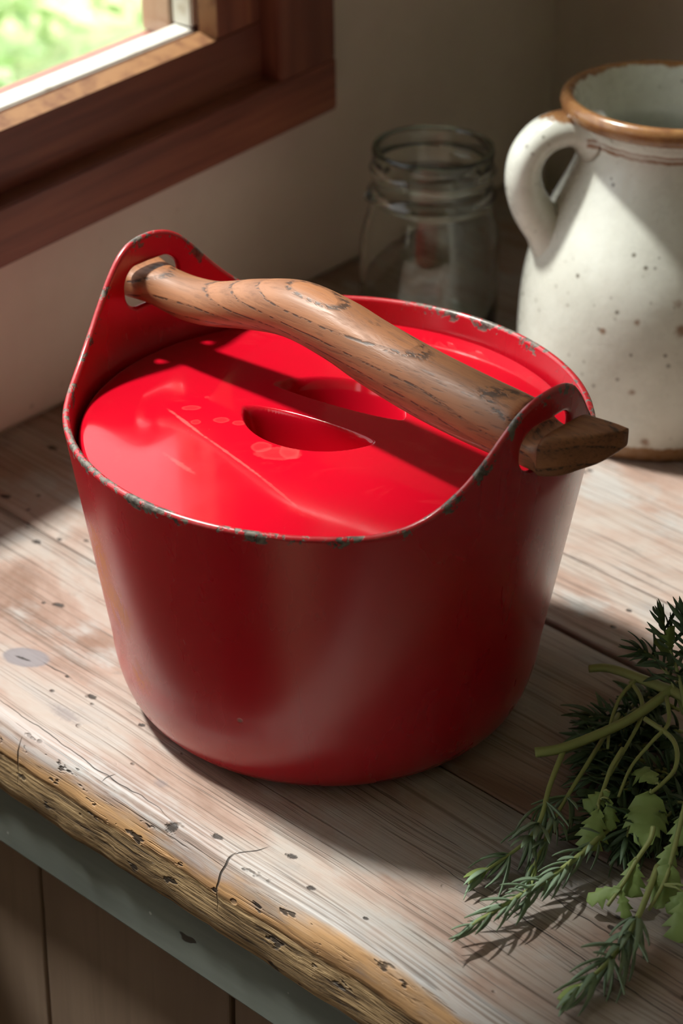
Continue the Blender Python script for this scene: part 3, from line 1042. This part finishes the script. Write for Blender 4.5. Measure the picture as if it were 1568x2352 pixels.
# smooth profile
jq = [jp[0]] + [tuple(p) for p in smooth_poly(jp[1:-1], 3)] + [jp[-1]]
V, F = lathe(jq, 120)
obj('body', V, F, m_glaze, jug)
hp = smooth_poly([(-.0385, .1508), (-.0500, .1552), (-.0620, .1522), (-.0702, .1430), (-.0725, .1310), (-.0692, .1178), (-.0620, .1062), (-.0525, .0960)], 6)
hang = R(186)
V, F = [], []
n = 20
P = [Vector((p[0], 0, p[1])) for p in hp]
for i, p in enumerate(P):
    t = (P[min(i + 1, len(P) - 1)] - P[max(i - 1, 0)]).normalized()
    s = Vector((0, 1, 0)); w = t.cross(s)
    f = i / (len(P) - 1)
    flare = 1 + .5 * max(0, 1 - f / .10) + .45 * max(0, (f - .88) / .12)
    for k in range(n):
        a = 2 * math.pi * k / n
        V.append(p + s * math.cos(a) * .0120 * flare + w * math.sin(a) * (.0088 + .0030 * max(0, f - .55) / .45) * flare)
for i in range(len(P) - 1):
    for k in range(n):
        k2 = (k + 1) % n
        F.append((i * n + k, i * n + k2, (i + 1) * n + k2, (i + 1) * n + k))
F.append(tuple(range(n - 1, -1, -1))); F.append(tuple(range((len(P) - 1) * n, len(P) * n)))
jh = obj('handle', V, F, m_glaze, jug)
jh.rotation_euler = (0, 0, R(8))

# ------------------------------------------------------------------ glass jar
M = Mat('green_tinted_glass')
M.set('Base Color', (.975, .992, .982)); M.set('Roughness', .0); M.set('IOR', 1.52); M.set('Transmission Weight', 1.0)
c = M.coord()
M.set('Normal', M.bump(M.noise(M.mapping(c, (22, 22, 9)), 1.0, 2, .5), .30, .0022))
va = M.node('ShaderNodeVolumeAbsorption'); va.inputs['Color'].default_value = (.50, .90, .62, 1); va.inputs['Density'].default_value = 22
M.nt.links.new(va.outputs[0], M.out.inputs['Volume'])
m_jar = M.m
GX, GY = .0520, .3400
jar = empty('glass_jar', (GX, GY, 0))
tag(jar, 'empty green tinted glass preserving jar without lid behind the red pot', 'jar')
gp = [(0, .0022), (.026, .0016), (.031, .0), (.0350, .0012), (.0372, .0045), (.0382, .010), (.0386, .03), (.0386, .050), (.0384, .057), (.0377, .0635), (.0364, .0695), (.0348, .0748), (.0336, .0790), (.0330, .0820), (.0330, .0835),
      (.0338, .0842), (.0352, .0852), (.0355, .0866), (.0346, .0880), (.0330, .0886), (.0328, .0950), (.0329, .0985), (.0340, .0996), (.0345, .1008), (.0338, .1020), (.0329, .1030), (.0328, .1075), (.0332, .1110), (.0326, .1130), (.0312, .1130), (.0302, .1115),
      (.0299, .1040), (.0299, .0880), (.0304, .0820), (.0314, .0775), (.0330, .0720), (.0346, .0660), (.0356, .0590), (.0360, .051), (.0360, .03), (.0354, .011), (.033, .0075), (.02, .0065), (0, .0062)]
V, F = lathe(gp, 96)
obj('body', V, F, m_jar, jar)
# a lug at the end of the screw thread
lug = []
for k in range(9):
    f = k / 8
    a = R(196 + 22 * (f - .5))
    lug.append((.0352 * math.cos(a), .0352 * math.sin(a), .0868 + .001 * f))
V, F = tube(lug, [.0012 + .0014 * math.sin(math.pi * k / 8) for k in range(9)], 10)
obj('thread_lug', V, F, m_jar, jar)

# ------------------------------------------------------------------ herbs
def leaf_mat(name, a, b, rough=.5):
    M = Mat(name, Roughness=rough)
    c = M.coord()
    oi = M.node('ShaderNodeObjectInfo').outputs['Random']
    n = M.noise(c, 220, 3, .6)
    col = M.mix(M.math('ADD', M.math('MULTIPLY', n, .5), M.math('MULTIPLY', oi, .5)), a, b)
    M.set('Base Color', col)
    M.set('Subsurface Weight', .0)
    tl = M.node('ShaderNodeBsdfTranslucent')
    M._in(tl.inputs['Color'], M.mix(.5, col, (.25, .40, .08)))
    mx = M.node('ShaderNodeMixShader'); mx.inputs[0].default_value = .18
    M.nt.links.new(M.bsdf.outputs[0], mx.inputs[1]); M.nt.links.new(tl.outputs[0], mx.inputs[2]); M.nt.links.new(mx.outputs[0], M.out.inputs['Surface'])
    return M.m
m_needle = leaf_mat('grey_green_leaf', (.25, .37, .23), (.40, .53, .38), .5)
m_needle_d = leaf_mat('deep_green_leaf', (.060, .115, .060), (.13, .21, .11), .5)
m_lobed = leaf_mat('fresh_green_leaf', (.21, .32, .085), (.33, .45, .16), .5)
m_tip = leaf_mat('young_tip_leaf', (.34, .46, .12), (.44, .56, .20), .5)
M = Mat('green_stem', Roughness=.5)
c = M.coord()
M.set('Base Color', M.mix(M.noise(M.mapping(c, (40, 40, 40)), 1.0, 3, .6), (.21, .26, .075), (.38, .42, .17)))
m_stem = M.m

def needle_mesh(name, L, w, curl, mat):
    """narrow leaf along +X, folded along its middle, tip curling down"""
    V, F = [], []
    m = 6
    for i in range(m + 1):
        f = i / m
        x = L * f; ww = w / 2 * (math.sin(math.pi * min(1, f * .85 + .13)) ** .75)
        z = -curl * L * f * f
        V += [(x, -ww, z + ww * .55), (x, 0, z), (x, ww, z + ww * .55), (x, 0, z - w * .16)]
    for i in range(m):
        a, b = i * 4, (i + 1) * 4
        F += [(a, a + 1, b + 1, b), (a + 1, a + 2, b + 2, b + 1), (a + 2, a + 3, b + 3, b + 2), (a + 3, a, b, b + 3)]
    me = bpy.data.meshes.new(name); me.from_pydata(V, [], F)
    me.polygons.foreach_set('use_smooth', [True] * len(me.polygons)); me.materials.append(mat)
    return me

def lobed_mesh(name, L, W, teeth, mat, seed, cut_=.62, fan=1.0):
    """toothed leaf along +X with a cupped blade"""
    rnd = random.Random(seed)
    half = []
    m = teeth * 2
    for i in range(m + 1):
        f = i / m
        env = W / 2 * (math.sin(math.pi * (f ** fan * .92 + .05)) ** .7) * (1 - .25 * f / fan)
        cut = 1.0 if i % 2 == 1 else cut_
        half.append((L * (f + (.035 if i % 2 else -.03)), env * cut * rnd.uniform(.92, 1.06)))
    half[0] = (0, .0006); half[-1] = (L * 1.02, .0003)
    V, F = [], []
    dz = lambda x, y: -.22 * x * x / L + .35 * abs(y) - 2.2 * y * y / W + .0004 * math.sin(x * 900)
    rows = []
    for x, y in half:
        row = []
        for k in (-1, -.5, 0, .5, 1):
            xx = x - (.0 if k else .02 * L); yy = y * k
            row.append(len(V)); V.append((max(xx, 0), yy, dz(xx, yy) - (.0006 if k == 0 else 0)))
        rows.append(row)
    for a, b in zip(rows[:-1], rows[1:]):
        for k in range(4): F.append((a[k], b[k], b[k + 1], a[k + 1]))
    nv = len(V)
    me = bpy.data.meshes.new(name)
    # two skins make a thin solid blade
    V2 = V + [(x, y, z - .00035) for x, y, z in V]
    F2 = F + [tuple(i + nv for i in reversed(f)) for f in F]
    me.from_pydata(V2, [], F2)
    me.polygons.foreach_set('use_smooth', [True] * len(me.polygons)); me.materials.append(mat)
    return me

NEED = [needle_mesh('leaf', .0145, .0023, c_, m_needle) for c_ in (.10, .30, .50)]
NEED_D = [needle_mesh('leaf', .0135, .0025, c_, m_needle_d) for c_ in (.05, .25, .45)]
NEED_T = [needle_mesh('leaf', .0110, .0031, c_, m_tip) for c_ in (.05, .2)]
LOBE = [lobed_mesh('leaf', .0180, .0165, 6, m_lobed, 1, .78), lobed_mesh('leaf', .0180, .0130, 4, m_lobed, 2, .5, 1.7), lobed_mesh('leaf', .0180, .0180, 4, m_lobed, 3, .5, 1.8)]
LOBE_D = [lobed_mesh('leaf', .0105, .0090, 4, m_needle_d, 4), lobed_mesh('leaf', .0105, .0100, 5, m_needle_d, 5)]

def frame_from(d, up):
    d = d.normalized()
    s = up.cross(d)
    if s.length < 1e-4: s = Vector((0, 1, 0)).cross(d)
    s.normalize()
    return d, s, d.cross(s)

def put_leaf(me, root, base, d, up, scale=1.0):
    x, y, z = frame_from(d, up)
    o = bpy.data.objects.new('leaf', me)
    COL.objects.link(o)
    o.parent = root
    o.matrix_local = Matrix(((x.x * scale, y.x * scale, z.x * scale, base.x), (x.y * scale, y.y * scale, z.y * scale, base.y), (x.z * scale, y.z * scale, z.z * scale, base.z), (0, 0, 0, 1)))
    return o

rng = random.Random(5)
def sprig(name, path, label, group=None, r0=.0011, r1=.0005, leaves='needle', count=30, start=.15, scale=1.0, spread=55, tip=True, meshes=None, cat='herb', whorls=0, droop=0.0):
    """path: world points; the thing's origin lies at its first point"""
    pts = [Vector(p) for p in path]
    o0 = pts[0].copy()
    root = empty(name, o0)
    tag(root, label, cat, group)
    S = [Vector(p) for p in smooth_poly([tuple(p - o0) for p in pts], 6)]
    n = len(S)
    V, F = tube(S, [r0 + (r1 - r0) * i / (n - 1) for i in range(n)], 7)
    obj('stem', V, F, m_stem, root)
    if count <= 0: return root
    meshes = meshes or NEED
    ang = rng.uniform(0, 6.28)
    for k in range(count):
        f = start + (1 - start) * (k / max(1, count - 1)) ** .85
        if whorls:                       # leaves gather at nodes with bare stem between them
            w_ = k % whorls
            f = start + (1 - start) * (w_ + .5 * rng.uniform(0, .3)) / max(1, whorls - 1) if whorls > 1 else f
            f = min(f, .995)
        i = min(int(f * (n - 1)), n - 2)
        fr_ = f * (n - 1) - i
        p = S[i].lerp(S[i + 1], fr_); t = (S[i + 1] - S[i]).normalized()
        ang += 2.4
        s = t.cross(Vector((0, 0, 1))).normalized(); w = s.cross(t)
        radial = s * math.cos(ang) + w * math.sin(ang)
        sp = R(spread * (1 - .55 * max(0, (f - .75) / .25)) + rng.uniform(-12, 12))
        d = t * math.cos(sp) + radial * math.sin(sp)
        d = (d + Vector((-.15, -.8, .1)) * droop).normalized()
        if p.z + o0.z + d.z * .011 * scale < .0012: d.z = abs(d.z) * .3 + (.0016 - p.z - o0.z) / .011
        sc_ = scale * rng.uniform(.8, 1.15) * (1 - .25 * max(0, (f - .85) / .15))
        put_leaf(rng.choice(meshes), root, p, d, (radial + Vector((0, 0, .6))).normalized(), sc_)
    if tip:
        for k in range(4):
            t = (S[-1] - S[-2]).normalized()
            d = t + Vector((rng.uniform(-.3, .3), rng.uniform(-.3, .3), rng.uniform(-.05, .3)))
            put_leaf(rng.choice(NEED_T), root, S[-1] - t * .001, d, Vector((0, 0, 1)), scale * .85)
    return root

A3 = lambda *q: [at(x, y, z) for x, y, z in q]
# sprigs that can be told apart
sprig('herb_stalk', A3((1448, 1566, .031), (1470, 1600, .030), (1474, 1640, .028), (1452, 1690, .024), (1400, 1780, .020)), 'thin bent stem hooking down between the two thick stalks', None, .0010, .0007, count=0)
sprig('herb_stalk', A3((1462, 1560, .032), (1425, 1600, .029), (1402, 1660, .025), (1395, 1720, .020)), 'thin pale stem dropping behind the thick cut stalk', None, .0009, .0006, count=0)
sprig('herb_stalk', A3((1530, 1600, .036), (1535, 1660, .034), (1500, 1700, .031), (1450, 1760, .024), (1420, 1830, .020)), 'slanting thin stem above the largest toothed leaf', None, .0009, .0006, count=0)
sprig('herb_stalk', A3((1228, 1728, .022), (1300, 1715, .024), (1440, 1655, .029), (1540, 1585, .036), (1600, 1540, .040)), 'thick pale green cut stalk pointing at the pot, leaning over the herb heap', None, .0021, .0019, count=0, cat='herb')
sprig('herb_stalk', A3((1352, 1536, .028), (1400, 1535, .030), (1480, 1562, .033), (1600, 1612, .038)), 'upper green stalk with a split end crossing the top of the herb heap', None, .0016, .0024, count=0, cat='herb')
sprig('rosemary_sprig', A3((1292, 1728, .022), (1262, 1805, .018), (1240, 1885, .014), (1205, 1935, .010), (1115, 2000, .006)), 'grey green leafy sprig hanging left of the cut stalk with a bright yellow green tip', None, .0012, .0006, count=34, start=.36, scale=1.05, spread=58, whorls=5, droop=.35)
sprig('rosemary_sprig', A3((1420, 1640, .020), (1345, 1760, .018), (1290, 1850, .013), (1262, 1905, .010), (1225, 1990, .006)), 'thin leafy sprig drooping between the cut stalk and the dark herb heap', None, .0010, .0006, count=26, start=.42, scale=.95, spread=58, whorls=4, droop=.4)
sprig('rosemary_sprig', A3((1400, 1900, .014), (1330, 1965, .012), (1255, 2020, .012), (1180, 2065, .011), (1082, 2125, .010)), 'long dense rosemary sprig pointing lower left, leftmost tip of the bunch', None, .0012, .0007, count=50, start=.05, scale=.95, spread=40, tip=False)
sprig('rosemary_sprig', A3((1510, 1990, .016), (1472, 2090, .014), (1440, 2150, .011), (1400, 2205, .009), (1330, 2268, .007)), 'pale blue green sprig nearest the counter edge, lowest in the bunch', None, .0013, .0007, count=40, start=.30, scale=1.15, spread=55, tip=True, whorls=6, droop=.25)

def leafy(name, path, leaves, label, r0=.0011, r1=.0007):
    """stalk carrying single broad leaves; leaves: (x, y, z, tip x, tip y, tip z, mesh)"""
    pts = A3(*path)
    root = empty(name, pts[0]); tag(root, label, 'herb')
    S = [Vector(p) for p in smooth_poly([tuple(p - pts[0]) for p in pts], 6)]
    n = len(S)
    V, F = tube(S, [r0 + (r1 - r0) * i / (n - 1) for i in range(n)], 7)
    obj('stem', V, F, m_stem, root)
    for (x, y, z, x2, y2, z2, me) in leaves:
        a, b = at(x, y, z) - pts[0], at(x2, y2, z2) - pts[0]
        q = min(S, key=lambda s: (s - a).length)
        V, F = tube([q, (q + a) / 2 + Vector((0, 0, .001)), a], [.0006, .0005, .0005], 6)
        obj('leaf_stalk', V, F, m_stem, root)
        put_leaf(me, root, a, b - a, (Vector((CAM_X, -CAM_D, CAM_H)) - at(x, y, z)).normalized() * .6 + Vector((0, 0, .5)), (b - a).length / .018)
    return root
leafy('parsley_stem', [(1480, 1650, .034), (1545, 1700, .032), (1552, 1760, .030), (1520, 1800, .028), (1492, 1822, .026)],
      [(1492, 1818, .026, 1478, 1925, .020, LOBE[0]), (1505, 1800, .028, 1462, 1745, .026, LOBE[1])], 'curved stem ending in the largest toothed pale green leaf of the bunch')
leafy('parsley_stem', [(1430, 1720, .026), (1405, 1760, .024), (1390, 1800, .022), (1372, 1850, .020)],
      [(1400, 1820, .022, 1340, 1850, .018, LOBE[2]), (1375, 1858, .020, 1352, 1940, .014, LOBE[2]), (1398, 1835, .022, 1402, 1900, .017, LOBE[1])], 'short stem with three broad leaves left of the largest toothed leaf')
leafy('parsley_stem', [(1500, 1900, .022), (1492, 1930, .020), (1462, 1975, .017), (1430, 2030, .013), (1395, 2080, .009)],
      [(1455, 1975, .017, 1450, 2050, .012, LOBE[2]), (1425, 2040, .013, 1345, 2062, .009, LOBE[1]), (1425, 2045, .012, 1440, 2105, .007, LOBE[1])], 'stem with grey green broad leaves in the lower middle of the bunch')
leafy('parsley_stem', [(1590, 1780, .028), (1565, 1880, .024), (1545, 1960, .020), (1528, 2020, .016), (1490, 2090, .012)],
      [(1540, 1985, .019, 1508, 2075, .012, LOBE[0]), (1556, 1925, .022, 1520, 1990, .017, LOBE[1]), (1580, 2055, .016, 1560, 2150, .010, LOBE[2]), (1575, 1860, .024, 1555, 1930, .020, LOBE[1]), (1590, 2040, .018, 1530, 2090, .012, LOBE[1])], 'right hand stem with a bright toothed leaf at the photo edge')
# lacy sprigs at the top
for i, pth in enumerate([((1575, 1650, .03), (1560, 1560, .044), (1535, 1480, .056), (1520, 1420, .064)), ((1570, 1640, .03), (1540, 1560, .040), (1500, 1510, .046), (1465, 1490, .050)), ((1600, 1640, .03), (1590, 1540, .05), (1580, 1460, .062), (1570, 1410, .068))]):
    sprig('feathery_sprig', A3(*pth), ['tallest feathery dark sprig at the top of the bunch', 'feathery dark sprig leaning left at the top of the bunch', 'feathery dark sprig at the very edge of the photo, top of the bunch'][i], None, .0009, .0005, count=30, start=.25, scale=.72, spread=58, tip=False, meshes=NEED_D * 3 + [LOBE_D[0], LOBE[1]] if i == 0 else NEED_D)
# the heap below
rng2 = random.Random(11)
HEAP = [('dark feathery sprig at the left, pot side edge of the herb heap', 'dark sprigs on the pot side of the herb heap'),
        ('dark feathery sprig buried in the shaded middle of the herb heap', 'dark sprigs in the middle of the herb heap'),
        ('dark feathery sprig in the heap at the right edge of the photo', 'dark sprigs at the photo edge of the herb heap')]
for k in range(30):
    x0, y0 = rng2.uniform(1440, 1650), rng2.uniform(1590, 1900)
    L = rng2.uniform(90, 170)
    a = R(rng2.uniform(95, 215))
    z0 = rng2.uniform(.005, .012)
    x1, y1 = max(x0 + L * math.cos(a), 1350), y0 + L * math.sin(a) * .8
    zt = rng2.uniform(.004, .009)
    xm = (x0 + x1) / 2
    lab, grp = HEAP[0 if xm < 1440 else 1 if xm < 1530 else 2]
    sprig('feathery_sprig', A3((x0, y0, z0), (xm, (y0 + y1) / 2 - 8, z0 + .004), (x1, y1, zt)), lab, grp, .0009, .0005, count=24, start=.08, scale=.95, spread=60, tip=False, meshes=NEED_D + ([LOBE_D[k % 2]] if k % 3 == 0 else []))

# ------------------------------------------------------------------ garden beyond the window
M = Mat('lawn_grass', Roughness=.9)
c = M.coord()
n1 = M.noise(c, 3.0, 4, .6); n2 = M.noise(c, 40, 4, .7)
col = M.mix(M.step(n1, .38, .62), (.40, .56, .24), (.68, .68, .38))
col = M.mix(M.step(n2, .4, .7, 0, .6), col, (.28, .44, .18))
M.set('Base Color', col)
M.set('Normal', M.bump(n2, .8, .03))
m_lawn = M.m
g0 = WA - wn * .13
lawn = obj('lawn', [g0 + wt * a - wn * b + Vector((0, 0, FZ + .1 - g0.z)) for a, b in ((-14, 0), (14, 0), (14, 22), (-14, 22))], [(0, 1, 2, 3)], m_lawn, None, False)
tag(lawn, 'sunlit green lawn outside the window', kind='structure')
m_bush = leaf_mat('bush_leaf', (.32, .50, .22), (.55, .68, .36), .5)
brng = random.Random(3)
for k, (a, b, r_, lab) in enumerate([(.95, 1.05, .30, 'sunny green bush outside, in front of the window jamb'), (.25, 1.55, .34, 'pale green bush outside, behind the left part of the pane'), (1.9, 2.0, .45, 'larger bush outside, deeper in the garden'), (.9, 2.9, .5, 'bush outside at the far end of the lawn')]):
    ctr = g0 + wt * a - wn * b
    root = empty('garden_bush', (ctr.x, ctr.y, FZ + .1)); tag(root, lab, 'bush', 'bushes outside the window')
    V, F = [], []
    for q in range(1500):
        d = Vector((brng.gauss(0, 1), brng.gauss(0, 1), brng.gauss(0, 1))).normalized()
        p = d * r_ * brng.uniform(.6, 1.0); p.z = p.z * .85 + r_ * .85
        e = Vector((brng.gauss(0, 1), brng.gauss(0, 1), brng.gauss(0, .6))).normalized(); f = d.cross(e).normalized(); s = brng.uniform(.018, .035)
        i = len(V); V += [p - e * s, p + f * s * .45, p + e * s, p - f * s * .45]; F.append((i, i + 1, i + 2, i + 3))
    fo = obj('foliage', V, F, m_bush, root, False); fo['kind'] = 'stuff'
    for q in range(3):
        a_ = q * 2.1
        V, F = tube([(0, 0, 0), (.05 * r_ * math.cos(a_), .05 * r_ * math.sin(a_), r_ * .5), (.4 * r_ * math.cos(a_), .4 * r_ * math.sin(a_), r_ * 1.1)], [.012, .009, .004], 6)
        obj('branch', V, F, m_stem, root)
